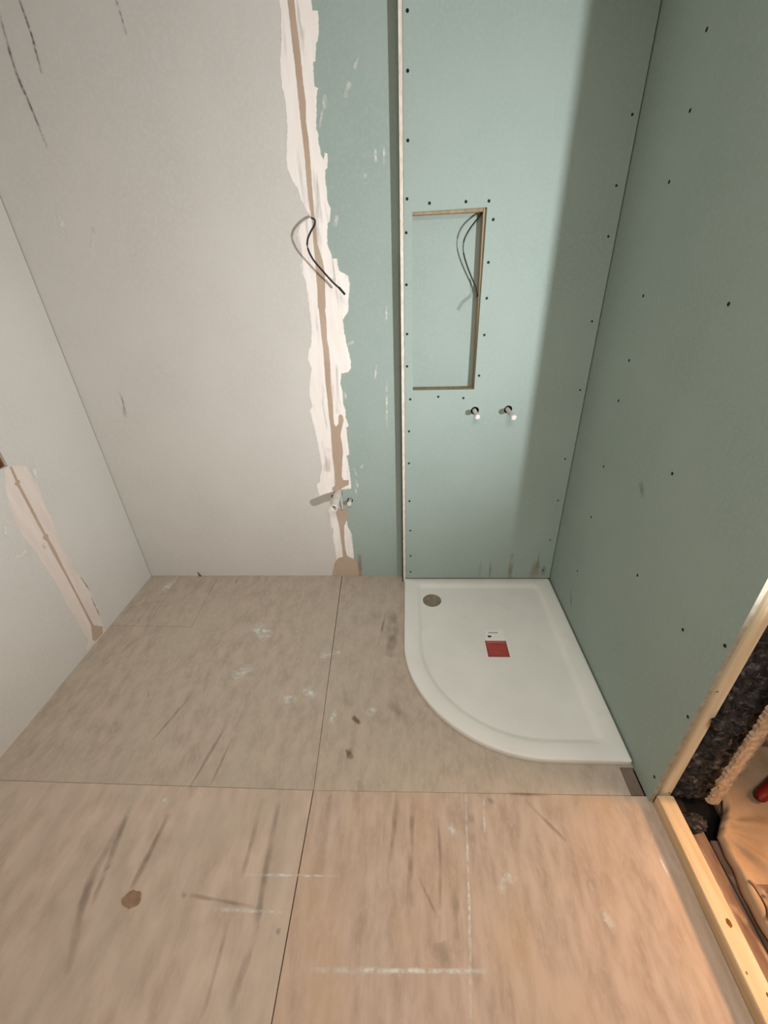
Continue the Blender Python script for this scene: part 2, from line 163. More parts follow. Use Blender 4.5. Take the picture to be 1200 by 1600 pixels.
M_['bead'] = mat('bead', (190, 180, 162), (120, 104, 84), scale=(80, 80, 30), rough=0.4, metal=0.5)
M_['sheet'] = mat('sheet', (168, 142, 116), (154, 128, 102), scale=(14, 14, 14), rough=0.9, bump=0.3, bscale=300, third=(178, 154, 128), tscale=(5, 5, 5))
M_['dusty'] = mat('dusty', (150, 124, 106), (112, 88, 72), scale=(30, 8, 30), rough=0.95, bump=0.6, bscale=(120, 40, 120), third=(182, 156, 136), tscale=(30, 12, 30), tlo=.55, thi=.7)
M_['crumple'] = mat('crumple', (150, 126, 108), (120, 98, 84), scale=(20, 20, 20), rough=0.5, bump=0.3, bscale=80, spec=0.5)
M_['bag'] = mat('bag', (14, 12, 12), (22, 18, 17), rough=0.8)
M_['red'] = mat('red', (120, 26, 20), (100, 18, 16), rough=0.5)
M_['brick'] = mat('brick', (128, 66, 44), (90, 44, 32), scale=(40, 40, 40), rough=0.95, bump=0.6)
M_['room'] = mat('room', (196, 190, 180), (188, 182, 172), scale=(2, 2, 2), rough=0.95)
SM = {'light': smear_mat('filler_smear', (240, 238, 230), 0.85, 45), 'dark': smear_mat('dirt_smear', (100, 82, 68), 0.30, 14), 'line': smear_mat('pencil_line', (84, 74, 68), 0.8, 60), 'brown': smear_mat('brown_smear', (168, 142, 118), 0.6, 9), 'chip': smear_mat('chip_smear', (136, 108, 84), 1.2, 30)}

# ---------------------------------------------------------------- helpers
def mesh_obj(name, bm, mats, parent=None, smooth=False):
    me = bpy.data.meshes.new(name); bm.normal_update(); bm.to_mesh(me); bm.free()
    for x in (mats if isinstance(mats, (list, tuple)) else [mats]): me.materials.append(x)
    o = bpy.data.objects.new(name, me); COL.objects.link(o)
    if smooth:
        for p in me.polygons: p.use_smooth = len(p.vertices) <= 4
    if parent is not None: o.parent = parent
    return o
def thing(name, label, cat, loc=(0, 0, 0), group=None):
    o = bpy.data.objects.new(name, None); COL.objects.link(o); o.location = loc; o.empty_display_size = .05
    o['label'] = label; o['category'] = cat
    if group: o['group'] = group
    return o
def structure(name, label, cat):
    o = bpy.data.objects.new(name, None); COL.objects.link(o); o['kind'] = 'structure'; o['label'] = label; o['category'] = cat
    return o
def box(bm, a, b, mi=0, off=(0, 0, 0)):
    x0, y0, z0 = (a[i] - off[i] for i in range(3)); x1, y1, z1 = (b[i] - off[i] for i in range(3))
    v = [bm.verts.new(p) for p in ((x0, y0, z0), (x1, y0, z0), (x1, y1, z0), (x0, y1, z0), (x0, y0, z1), (x1, y0, z1), (x1, y1, z1), (x0, y1, z1))]
    for f in ((0, 3, 2, 1), (4, 5, 6, 7), (0, 1, 5, 4), (1, 2, 6, 5), (2, 3, 7, 6), (3, 0, 4, 7)):
        fc = bm.faces.new([v[i] for i in f]); fc.material_index = mi
    return v
def box_obj(name, a, b, mats, parent=None, bevel=0.0, off=(0, 0, 0)):
    bm = bmesh.new(); box(bm, a, b, 0, off)
    if bevel: bmesh.ops.bevel(bm, geom=bm.edges[:], offset=bevel, segments=2, affect='EDGES')
    return mesh_obj(name, bm, mats, parent)
def prism(bm, pts, z0, z1, axis='z', mi_top=0, mi_side=0):
    """extrude a 2D outline: axis z -> (x,y); y -> (x,z) from y=z0 to z1; x -> (y,z)"""
    def P3(p, t):
        return {'z': (p[0], p[1], t), 'y': (p[0], t, p[1]), 'x': (t, p[0], p[1])}[axis]
    a = [bm.verts.new(P3(p, z0)) for p in pts]; b = [bm.verts.new(P3(p, z1)) for p in pts]
    tris = tessellate_polygon([[Vector((p[0], p[1], 0)) for p in pts]])
    for t in tris:
        for vs in (a, b):
            try: f = bm.faces.new([vs[i] for i in t]); f.material_index = mi_top
            except ValueError: pass
    n = len(pts)
    for i in range(n):
        f = bm.faces.new((a[i], a[(i + 1) % n], b[(i + 1) % n], b[i])); f.material_index = mi_side
    bmesh.ops.recalc_face_normals(bm, faces=bm.faces[:])
def prism_obj(name, pts, z0, z1, axis, mats, parent=None, mi_side=0):
    bm = bmesh.new(); prism(bm, pts, z0, z1, axis, 0, mi_side); return mesh_obj(name, bm, mats, parent)
def catmull(pts, n=6):
    P = [Vector(p) for p in pts]; P = [P[0] * 2 - P[1]] + P + [P[-1] * 2 - P[-2]]; out = []
    for i in range(1, len(P) - 2):
        for k in range(n):
            t = k / n
            out.append(0.5 * ((2 * P[i]) + (P[i + 1] - P[i - 1]) * t + (2 * P[i - 1] - 5 * P[i] + 4 * P[i + 1] - P[i + 2]) * t * t + (3 * P[i] - P[i - 1] - 3 * P[i + 1] + P[i + 2]) * t ** 3))
    out.append(P[-2]); return out
def tube(bm, pts, rad, seg=10, caps=True, mi=0):
    pts = [Vector(p) for p in pts]; rings = []; ref = Vector((0, 0, 1))
    for i, p in enumerate(pts):
        d = (pts[min(i + 1, len(pts) - 1)] - pts[max(i - 1, 0)]).normalized()
        r = rad[i] if isinstance(rad, (list, tuple)) else rad
        u = d.cross(ref)
        if u.length < 1e-3: u = d.cross(Vector((1, 0, 0)))
        u.normalize(); v = d.cross(u); ref = v if abs(d.z) > .98 else ref
        rings.append([bm.verts.new(p + (u * math.cos(a) + v * math.sin(a)) * r) for a in (2 * math.pi * k / seg for k in range(seg))])
    for a, b in zip(rings, rings[1:]):
        for k in range(seg):
            f = bm.faces.new((a[k], a[(k + 1) % seg], b[(k + 1) % seg], b[k])); f.smooth = True; f.material_index = mi
    if caps:
        for r in (rings[0], rings[-1]):
            f = bm.faces.new(r); f.material_index = mi
    return rings
def jag(pts, amp, step=0.006):
    """roughen a closed outline"""
    out = []; n = len(pts)
    for i in range(n):
        a = Vector(pts[i]).to_2d(); b = Vector(pts[(i + 1) % n]).to_2d(); d = b - a; L = d.length
        k = max(1, int(L / step)); nn = Vector((-d.y, d.x)).normalized() if L > 1e-6 else Vector((0, 0))
        for j in range(k):
            out.append(tuple(a + d * (j / k) + nn * random.uniform(-amp, amp)))
    return out
def cut(o, cutters):
    """cut real holes in a board"""
    for c in cutters:
        md = o.modifiers.new('hole', 'BOOLEAN'); md.object = c; md.operation = 'DIFFERENCE'; md.solver = 'EXACT'
    dg = bpy.context.evaluated_depsgraph_get(); me = bpy.data.meshes.new_from_object(o.evaluated_get(dg))
    o.modifiers.clear(); o.data = me
    for c in cutters: bpy.data.objects.remove(c, do_unlink=True)
def cyl_cutter(x, z, r, y0, y1, seg=20):
    bm = bmesh.new(); tube(bm, [(x, y0, z), (x, y1, z)], r, seg); bmesh.ops.recalc_face_normals(bm, faces=bm.faces[:])
    return mesh_obj('cutter', bm, M_['board_core'])
def box_cutter(a, b):
    bm = bmesh.new(); box(bm, a, b); return mesh_obj('cutter', bm, M_['board_core'])

T = 0.0125
# ---------------------------------------------------------------- room: floor
floor = structure('floor', 'bare dusty plywood floor laid in large sheets', 'floor')
box_obj('subfloor', (-1.9, -1.7, -0.08), (0.9, 2.1, -0.019), M_['subfloor'], floor)
g = 0.0008
def fboard(pts, m_, top=0.0):
    bm = bmesh.new(); prism(bm, pts, -0.0185, top)
    return mesh_obj('floor_board', bm, m_, floor)
XL = LX - 0.012; XS = 0.7925
fboard([(XL, 1.5262 + g), (-1.3605 - g, 1.5262 + g), (-1.3760 - g, BY - .001), (XL, BY - .001)], M_['floor_b'])
fboard([(-1.3605 + g, 1.5262 + g), (-1.118 - g, 1.521 + g), (-1.140 - g, BY - .001), (-1.3760 + g, BY - .001)], M_['floor_b'], .0004)
fboard([(XL, .7645 + g), (-.337 - g, .7625 + g), (-.396 - g, BY - .001), (-1.140 + g, BY - .001), (-1.118 + g, 1.521 - g), (-1.3605, 1.5262 - g), (XL, 1.5262 - g)], M_['floor_b'])
fboard([(-.337 + g, .7625 + g * .1), (.733, .776 - g * .2), (.733, 0.868), (0.792, 0.868), (0.792, BY + .05), (-.396 + g, BY + .05)], M_['floor_b'])
fboard([(.733 + .0025, .776 + .003), (.778, .776 + .002), (.778, .8665), (.733 + .0025, .8665)], M_['offcut'], -0.004)
fboard([(XL, -1.65), (-.341 - g * 1.3, -1.65), (-.339 - g, .7615), (XL, .7635)], M_['floor'], .0003)
fboard([(-.341 + g * 1.3, -1.65), (XS, -1.65), (XS, .7748), (-.337 + g, .7615)], M_['floor_c'])

# ---------------------------------------------------------------- room: walls
wall_back = structure('wall_back', 'back wall of grey and green plasterboard with filled joint', 'wall')
ZT = 2.5; JX = -0.349
bmk = bmesh.new(); box(bmk, (LX - .1, BY + .055, -.02), (RX + .1, BY + .10, ZT)); mesh_obj('backing', bmk, M_['void'], wall_back)
grey = box_obj('plasterboard', (LX - .002, BY, 0.0), (JX, BY + T, ZT), M_['grey_board'], wall_back)
grey['label'] = 'light grey plasterboard sheet'
green = box_obj('plasterboard', (JX + .0005, BY, 0.0), (RX + .02, BY + T, ZT), M_['green_board'], wall_back)
green['label'] = 'green moisture resistant plasterboard sheet'
hx1, hz1 = -0.3925, 0.525   # short pipe hidden behind the waste pipe
cut(grey, [cyl_cutter(-0.3665, 0.548, 0.0225, BY - .02, BY + .03), cyl_cutter(hx1, hz1, 0.015, BY - .02, BY + .03), cyl_cutter(-.3625, 1.7275, .0095, BY - .02, BY + .03)])
cut(green, [cyl_cutter(-0.3665, 0.548, 0.0225, BY - .02, BY + .03), cyl_cutter(-0.3085, 0.503, 0.0155, BY - .02, BY + .03)])
def flat(name, key, axis, y0, y1, m_, parent, amp=.0012, step=.006):
    return prism_obj(name, jag(D[key], amp, step), y0, y1, axis, m_, parent)
c1 = flat('joint_compound', 'compound_upper', 'y', BY - .0012, BY + .0004, M_['compound'], wall_back, .0016)
flat('joint_compound', 'compound_lower', 'y', BY - .0012, BY + .0004, M_['compound'], wall_back, .0014)
t1 = flat('joint_filler', 'tape_upper', 'y', BY - .0020, BY, M_['tape'], wall_back, .0006); t1['label'] = 'beige strip of wet filler along the board joint'
flat('joint_filler', 'tape_lower', 'y', BY - .0020, BY, M_['tape'], wall_back, .0008)

wall_left = structure('wall_left', 'left wall of light grey plasterboard with filled vertical joint', 'wall')
bml = bmesh.new(); box(bml, (LX - .12, -1.7, -.02), (LX - .10, 2.0, ZT)); mesh_obj('backing', bml, M_['brick'], wall_left)
SPL = 1.4345
box_obj('plasterboard', (LX - T, SPL + .0006, 0.0), (LX, BY - .0035, ZT), M_['grey_board'], wall_left)
lb = box_obj('plasterboard', (LX - T, -1.65, 0.0), (LX, SPL - .0006, ZT), M_['grey_board'], wall_left)
cut(lb, [box_cutter((LX - .05, 1.02, .9445), (LX + .05, SPL + .01, 2.05))])
box_obj('batten', (LX - .06, SPL - .004, 0.9), (LX - T - .001, SPL + .04, 2.1), M_['knot'], wall_left)
box_obj('batten', (LX - .06, .98, 0.89), (LX - T - .001, SPL - .0045, .938), M_['knot'], wall_left)
flat('joint_compound', 'left_compound', 'x', LX - .0004, LX + .0012, M_['compound_left'], wall_left, .0016)
lf = flat('joint_filler', 'left_crack', 'x', LX, LX + .0018, M_['tape'], wall_left, .0005); lf['label'] = 'narrow brown line of filler down the joint'

# right wall: boards on timber, its end post and the insulation show
wall_right = structure('wall_right', 'shaded right wall of green plasterboard', 'wall')
def leanx(y, z): return RX - 0.0068 * z * max(0.0, min(1.0, (y - .758) / 1.12))
bmr = bmesh.new()
ys = [.758 + (PY + .06 - .758) * k / 6 for k in range(7)]; zs = [ZT * k / 8 for k in range(9)]
gi = [[bmr.verts.new((leanx(y, z), y, z)) for z in zs] for y in ys]; go = [[bmr.verts.new((leanx(y, z) + T, y, z)) for z in zs] for y in ys]
for i in range(6):
    for j in range(8):
        bmr.faces.new((gi[i][j], gi[i][j + 1], gi[i + 1][j + 1], gi[i + 1][j])); bmr.faces.new((go[i][j], go[i + 1][j], go[i + 1][j + 1], go[i][j + 1]))
for j in range(8):
    for i, k in ((0, 1), (6, 1)):
        f = bmr.faces.new((gi[i][j], go[i][j], go[i][j + 1], gi[i][j + 1])); f.material_index = 1
bmesh.ops.recalc_face_normals(bmr, faces=bmr.faces[:])
mesh_obj('plasterboard', bmr, [M_['green_board'], M_['edge']], wall_right)

# shower wall: green board standing 60 mm proud on battens, with a niche
wall_shower = structure('wall_shower', 'proud green plasterboard wall over the shower tray with a recessed niche', 'wall')
def edge_x(z): return -0.0335 + 0.0068 * z
nx0, nx1, nz0, nz1 = 0.0235, 0.2925, 1.0835, 1.7275
bmp = bmesh.new()
v = box(bmp, (0, PY, .031), (RX + .004, PY + T, ZT))
for q in v:
    if q.co.x < .1: q.co.x = edge_x(q.co.z) + T + .0012
    else: q.co.x = leanx(PY, q.co.z) - .0034
def niche_cut():
    b = bmesh.new(); prism(b, [(nx0, 1.0845), (nx1 - .001, 1.0815), (nx1 + .0005, 1.7315), (nx0, 1.7285)], PY - .05, PY + .03, 'y'); return mesh_obj('cutter', b, M_['board_core'])
panel = mesh_obj('plasterboard', bmp, M_['green_board'], wall_shower)
PIPES = [(0.3015, 0.983), (0.4485, 0.985)]
cut(panel, [niche_cut()] + [cyl_cutter(x, z + .003, .0185, PY - .02, PY + .03) for x, z in PIPES])
bms = bmesh.new(); v = box(bms, (0, PY - .0015, 0.0), (T, BY - .002, ZT))
for q in v: q.co.x += edge_x(q.co.z)
for f in bms.faces: f.material_index = 1 if abs(f.normal.y) > .5 or f.calc_center_median().y < PY + .001 else 0
rs = mesh_obj('return_strip', bms, [M_['green_board'], M_['board_core']], wall_shower); rs['label'] = 'narrow side strip of board with its white cut edge showing'
bmq = bmesh.new(); v = box(bmq, (T, PY - .0018, 0.031), (T + .0012, PY + .004, ZT))
for q in v: q.co.x += edge_x(q.co.z)
mesh_obj('paper_edge', bmq, M_['board_paper'], wall_shower)
by0, by1 = PY + T + .0003, BY - .0003
def batten(a, b): return box_obj('batten', a, b, M_['batten'], wall_shower)
bmn = bmesh.new(); prism(bmn, [(nx1 - .002, nz0 - .045), (nx1 + .045, nz0 - .045), (nx1 + .045, nz1 + .045), (nx1 - .0105, nz1 + .045)], by0, by1, 'y'); mesh_obj('batten', bmn, M_['batten'], wall_shower); batten((-.0195 + .011, by0, .035), (nx0 - .0005, by1, 2.45))
batten((nx0, by0, nz1 - .0065), (nx1 - .012, by1, nz1 + .045)); batten((nx0, by0, nz0 - .045), (nx1 - .003, by1, nz0 - .0010))
batten((.70, by0, .035), (.745, by1, 2.45))

for x, z in PIPES:
    bmv = bmesh.new(); tube(bmv, [(x, by0 + .004, z + .003), (x, by0 + .006, z + .003)], .026, 16); mesh_obj('hole_shade_disc', bmv, M_['void'], wall_shower)  # black disc paints the shade inside each pipe hole
bmq = bmesh.new(); prism(bmq, [(edge_x(0) - .0052, 0.001), (edge_x(0) - .0004, 0.001), (edge_x(1.6) - .0004, 1.6), (edge_x(1.6) - .0012, 1.6)], PY + .004, BY - .001, 'y'); mesh_obj('painted_umbra_strip', bmq, M_['void'], wall_shower)  # black prism paints the umbra line beside the return strip
# screws: shared meshes, one for each wall direction
def screw_mesh(axis):
    bm = bmesh.new(); n = 10
    rings = []
    for r, d in ((.0052, .0004), (.0044, .0012), (.0022, .0008)):
        rings.append([bm.verts.new(((r * math.cos(a), -d, r * math.sin(a)) if axis == 'y' else (-d, r * math.cos(a), r * math.sin(a)))) for a in (2 * math.pi * k / n for k in range(n))])
    for a, b in zip(rings, rings[1:]):
        for k in range(n): bm.faces.new((a[k], a[(k + 1) % n], b[(k + 1) % n], b[k]))
    bm.faces.new(rings[-1]); me = bpy.data.meshes.new('screw'); bm.to_mesh(me); bm.free(); me.materials.append(M_['screw']); return me
sy, sx_ = screw_mesh('y'), screw_mesh('x')
for x, z in D['screws_panel']:
    o = bpy.data.objects.new('screw', sy); COL.objects.link(o); o.parent = wall_shower; o.location = (x, PY, z)
    if x > .5: o.location.x = min(x, leanx(PY, z) - .012); o.scale = (.8,) * 3
for y, z in D['screws_right']:
    o = bpy.data.objects.new('screw', sx_); COL.objects.link(o); o.parent = wall_right; o.location = (leanx(y, z), y, z)

# unseen shell: it closes the room for the light
wf = structure('unseen_wall_front', 'unseen front wall behind the viewpoint', 'wall')
box_obj('plasterboard', (-1.8, -1.75, 0.0), (2.75, -1.66, ZT), M_['room'], wf)
wr2 = structure('unseen_wall_far', 'unseen wall of the next room', 'wall')
box_obj('plasterboard', (2.65, -1.65, 0.0), (2.75, 2.05, ZT), M_['room'], wr2)
wb2 = structure('unseen_wall_next_room', 'unseen back wall of the next room', 'wall')
box_obj('plasterboard', (1.06, 1.62, -.02), (2.64, 1.70, ZT), M_['room'], wb2)
ceil = structure('ceiling', 'unseen plain ceiling above both rooms', 'ceiling')
box_obj('plasterboard', (-1.8, -1.75, ZT), (2.75, 2.1, ZT + .05), M_['room'], ceil)

# ---------------------------------------------------------------- timber of the doorway
sill = thing('sole_plate', 'planed softwood sole plate lying along the doorway on the right', 'timber', (.8185, -.3, 0))
bmw = bmesh.new(); box(bmw, (.7935, -1.64, -.004), (.8455, .757, .0445), 0, (.8185, -.3, 0)); bmesh.ops.bevel(bmw, geom=bmw.edges[:], offset=.0025, segments=2, affect='EDGES')
mesh_obj('plank', bmw, M_['wood_flat'], sill)
def knot(x, y, z, parent, r, sx=1.0, sy=1.6, axis='z', off=(0, 0, 0)):
    bm = bmesh.new(); n = 14
    c = [(r * sx * math.cos(a) * random.uniform(.85, 1.1), r * sy * math.sin(a) * random.uniform(.85, 1.1)) for a in (2 * math.pi * k / n for k in range(n))]
    pts = [((x + a - off[0], y + b - off[1], z - off[2]) if axis == 'z' else (x + a - off[0], y - off[1], z + b - off[2])) for a, b in c]
    bm.faces.new([bm.verts.new(p) for p in pts]); return mesh_obj('knot', bm, M_['knot'], parent)
knot(.8225, .4505, .0448, sill, .0062, off=(.8185, -.3, 0)); knot(.8300, .325, .0448, sill, .003, off=(.8185, -.3, 0)); knot(.806, .36, .0448, sill, .002, off=(.8185, -.3, 0))
post = thing('timber_stud', 'upright softwood stud at the end of the shaded right wall', 'timber', (.818, .80, 0.0))
bmw = bmesh.new()
prism(bmw, [(.7940 - .818, .822 - .80), (.8145 - .818, .7690 - .80), (.8185 - .818, .7635 - .80), (.8420 - .818, .7635 - .80), (.8445 - .818, .766 - .80), (.8445 - .818, .86 - .80), (.7940 - .818, .86 - .80)], 0.001, ZT - .001)
mesh_obj('plank', bmw, M_['wood'], post)
for x, z, r in ((.812, .55, .0025), (.836, .047, .003)):
    b_ = knot(x, .7630, z, post, r, 1, 1, 'y', (.818, .80, 0)); b_.name = 'nail_hole'; b_.data.materials[0] = M_['screw']

# ---------------------------------------------------------------- insulation and torn board behind the stud
batt = thing('insulation_batt', 'dark grey fibrous insulation standing beside the timber stud', 'insulation', (.893, .80, 0))
def wool_mesh(x0, x1, yf, yb, z0, z1, nx, nz, amp):
    bm = bmesh.new(); rows = []
    n2 = nx + 6
    for j in range(nz + 1):
        z = z0 + (z1 - z0) * j / nz; row = []
        for i in range(n2 + 1):
            if i <= 3: x, y, k = x0, yb + (yf - yb) * i / 3, 1
            elif i <= nx + 3: x, y, k = x0 + (x1 - x0) * (i - 3) / nx, yf, 1
            else: x, y, k = x1, yf + (yb - yf) * (i - nx - 3) / 3, 1
            p = Vector((x, y, z)); q = noise.noise_vector(p * 22) + noise.noise_vector(p * 60) * .6
            s = .35 if (i <= 3) else 1
            dz = 0 if j in (0, nz) else q.z * amp * .4
            row.append(bm.verts.new((x + q.x * amp * (.12 if i <= 3 else .4) - .893, y + q.y * amp * s - .80, z + dz)))
        rows.append(row)
    for a, b in zip(rows, rows[1:]):
        for i in range(n2): bm.faces.new((a[i], a[i + 1], b[i + 1], b[i]))
    for r in (rows[0], rows[-1]):
        bm.faces.new(r)
    bmesh.ops.recalc_face_normals(bm, faces=bm.faces[:]); return bm
mesh_obj('wool', wool_mesh(.856, .975, .771, .90, .0, 2.49, 22, 420, .018), M_['wool'], batt, True)
bm = bmesh.new()
for k in range(130):   # loose fibres on its face
    x = random.uniform(.855, .94); z = random.uniform(0.05, 1.0); p = Vector((x - .893, .762 - .80 + random.uniform(-.004, .006), z))
    d = Vector((random.uniform(-1, 1), random.uniform(-.25, .1), random.uniform(-1, .8))).normalized() * random.uniform(.008, .022)
    mid = p + d * .5 + Vector((random.uniform(-.003, .003), -.003, random.uniform(-.003, .003)))
    tube(bm, [p, mid, p + d], [.0006, .0005, .0002], 3, False)
fib = mesh_obj('loose_fibres', bm, mat('fibre', (120, 114, 108), (84, 78, 74), scale=(60, 60, 60)), batt); fib['kind'] = 'stuff'
bm = bmesh.new(); bmesh.ops.create_icosphere(bm, subdivisions=3, radius=.016)
for q in bm.verts: q.co += q.co.normalized() * noise.noise(q.co * 90) * .006; q.co.z *= 1.1; pass
tf = thing('insulation_tuft', 'small grey tuft of insulation stuck to the front of the timber stud', 'insulation', (.8405, .7435, .437))
mesh_obj('tuft', bm, M_['wool'], tf, True)
batt2 = thing('insulation_offcut', 'crumpled grey insulation tuft lying at the foot of the stud', 'insulation', (.885, .70, 0))
bm = bmesh.new(); bmesh.ops.create_icosphere(bm, subdivisions=4, radius=1)
for q in bm.verts:
    n_ = q.co.normalized(); q.co = Vector((n_.x * .034, n_.y * .028, n_.z * .022)) * (1 + .35 * noise.noise(n_ * 2.5 + Vector((3, 0, 0))) + .22 * noise.noise(n_ * 7))
    q.co.z = max(q.co.z, -.014); q.co += Vector((-.003, -.006, .0125))
mesh_obj('wool', bm, M_['wool'], batt2, True)

torn = thing('torn_board', 'torn edge of old plaster lining beside the grey insulation', 'board', (.965, .76, 0))
z = .095; lft = []; rgt = []
while z < 2.48:
    lft.append((.916 + random.uniform(-.003, .003) + (.020 if z < .2 else .004) * noise.noise(Vector((0, 0, z * 28))) + (.007 if z < .22 else .003) * noise.noise(Vector((5, 0, z * 75))), z)); z += random.uniform(.003, .009)
pts = [(.9500, .078)] + [(a - .0, b) for a, b in [(.930, .076), (.912, .088)] + lft] + [(.9500, 2.48)]
bm = bmesh.new(); prism(bm, [(a - .965, b) for a, b in pts], .718 - .76, .730 - .76, 'y'); mesh_obj('plaster_edge', bm, M_['plaster'], torn)
bm = bmesh.new(); box(bm, (.9503 - .965, .7165 - .76, .20), (.9518 - .965, .734 - .76, 2.48)); mesh_obj('metal_bead', bm, M_['bead'], torn)
bm = bmesh.new(); box(bm, (.9520 - .965, .732 - .76, 0.10), (.9580 - .965, .742 - .76, 2.48)); mesh_obj('lining', bm, M_['dusty'], torn)

# ---------------------------------------------------------------- next room's floor
nf = structure('floor_next_room', 'dusty boards of the next room', 'floor')
box_obj('subfloor', (.8462, -1.64, -.08), (2.64, 1.61, -.034), M_['void'], nf)
o = box_obj('floor_board', (.8535, -1.64, -.033), (.915, .70, -.012), M_['dusty'], nf, .003)
box_obj('floor_board', (.92, -1.64, -.033), (2.64, .66, -.012), M_['dusty'], nf, .003)
box_obj('floor_board', (1.0, .663, -.033), (2.64, 1.61, -.012), M_['dusty'], nf, .003)

def grid_cloth(name, x0, x1, y0, y1, nx, ny, hf, m_, parent, off, xf=None, th=.003):
    bm = bmesh.new(); rows = []
    for j in range(ny + 1):
        row = []
        for i in range(nx + 1):
            u, v_ = i / nx, j / ny; y = y0 + (y1 - y0) * v_
            xa = xf(y) if xf else x0
            x = xa + (x1 - xa) * u
            row.append(bm.verts.new((x - off[0], y - off[1], hf(x, y, u, v_) - off[2])))
        rows.append(row)
    for a, b in zip(rows, rows[1:]):
        for i in range(nx): bm.faces.new((a[i], a[i + 1], b[i + 1], b[i]))
    o = mesh_obj(name, bm, m_, parent, True)
    md = o.modifiers.new('thickness', 'SOLIDIFY'); md.thickness = th; md.offset = -1
    return o
def sheet_edge(y):
    return .928 + .012 * math.sin(y * 9 + 1.0) + .075 * max(0.0, min(1.0, (y - .66) / .10)) + (.035 * max(0, .47 - y) * 4 if y < .47 else 0) + .006 * noise.noise(Vector((y * 20, 0, 0)))
def sheet_h(x, y, u, v_):
    e = sheet_edge(y); d = x - e
    h = .004 + .014 * math.exp(-((d - .02) / .018) ** 2) - .010 * math.exp(-(d / .010) ** 2) * .6
    # folds that run out from the corner by the stud
    cx, cy = .93, .70; r = math.hypot(x - cx, y - cy); a = math.atan2(y - cy, x - cx)
    f = math.exp(-((r - .12) / .14) ** 2)
    h += f * (.006 * math.sin(a * 9 + r * 14) + .004 * math.sin(a * 17 + 2))
    h += .0025 * noise.noise(Vector((x * 7, y * 7, 0))) + .0010 * noise.noise(Vector((x * 26, y * 9, 3)))
    return max(h, -.006)
sheet = thing('dust_sheet', 'tan dust sheet spread over the floor of the next room', 'dust sheet', (1.5, .3, 0))
grid_cloth('sheet', .93, 2.3, -1.2, .955, 230, 300, sheet_h, M_['sheet'], sheet, (1.5, .3, 0), sheet_edge)
cr = thing('crumpled_wrap', 'crumpled brown wrapping with folded ridges lying at the dust sheet edge', 'wrapping', (.99, .50, 0))
def cr_h(x, y, u, v_):
    k = math.sin(math.pi * u) ** .5 * math.sin(math.pi * v_) ** .5
    s = (x - .95) * .55 + (y - .45) * .9
    return sheet_h(x, y, 0, 0) + .004 + k * (.020 + .007 * abs(math.sin(s * 120 + 3 * noise.noise(Vector((x * 12, y * 12, 0))))) + .006 * noise.noise(Vector((x * 30, y * 30, 1))))
grid_cloth('wrap', .938, 1.13, .36, .548, 90, 90, cr_h, M_['crumple'], cr, (.99, .50, 0), lambda y: .938 + .02 * abs(math.sin(y * 40)) + (.548 - y) * .10 * 0, .0015)
bm = bmesh.new(); tube(bm, [(.981 - .99, .521 - .50, .030), (.981 - .99, .521 - .50, .042)], .0042, 12); mesh_obj('dark_eyelet', bm, M_['void'], cr)
rd = thing('red_handle', 'red rounded tool handle lying on the tan dust sheet', 'tool', (1.19, .80, .02))
bm = bmesh.new(); a_, b_ = Vector((1.118, .762, .027)), Vector((1.34, .90, .027)); pts = []; rr = []
for t, r in ((0, .004), (.015, .011), (.04, .0155), (.10, .018), (.3, .0165), (.6, .014), (.9, .016), (1, .010)): pts.append(a_.lerp(b_, t) - Vector((1.19, .80, .02))); rr.append(r)
tube(bm, pts, rr, 16); mesh_obj('grip', bm, M_['red'], rd, True)
bm = bmesh.new(); tube(bm, [b_ - Vector((1.19, .80, .02)), b_ + (b_ - a_) * .6 - Vector((1.19, .80, .02))], .005, 10); mesh_obj('shaft', bm, M_['steel'], rd, True)
bg = thing('rubble_bag', 'black sack standing on the far edge of the dust sheet', 'bag', (1.35, 1.12, 0))
bm = bmesh.new(); bmesh.ops.create_icosphere(bm, subdivisions=5, radius=1)
for q in bm.verts:
    n_ = q.co.normalized(); s = 1 / max(abs(n_.x), abs(n_.y), abs(n_.z)) ** .6
    q.co = Vector((n_.x * .28 * s, n_.y * .125 * s, n_.z * .15 * s)) * (1 + .10 * noise.noise(n_ * 4) + .05 * noise.noise(n_ * 11)); q.co.z = max(q.co.z, -.13) ; q.co += Vector((-.055, 0, .135))
mesh_obj('sack', bm, M_['bag'], bg, True)
bk = thing('broken_brick', 'broken red brown brick on the black sack', 'brick', (1.30, 1.02, .26))

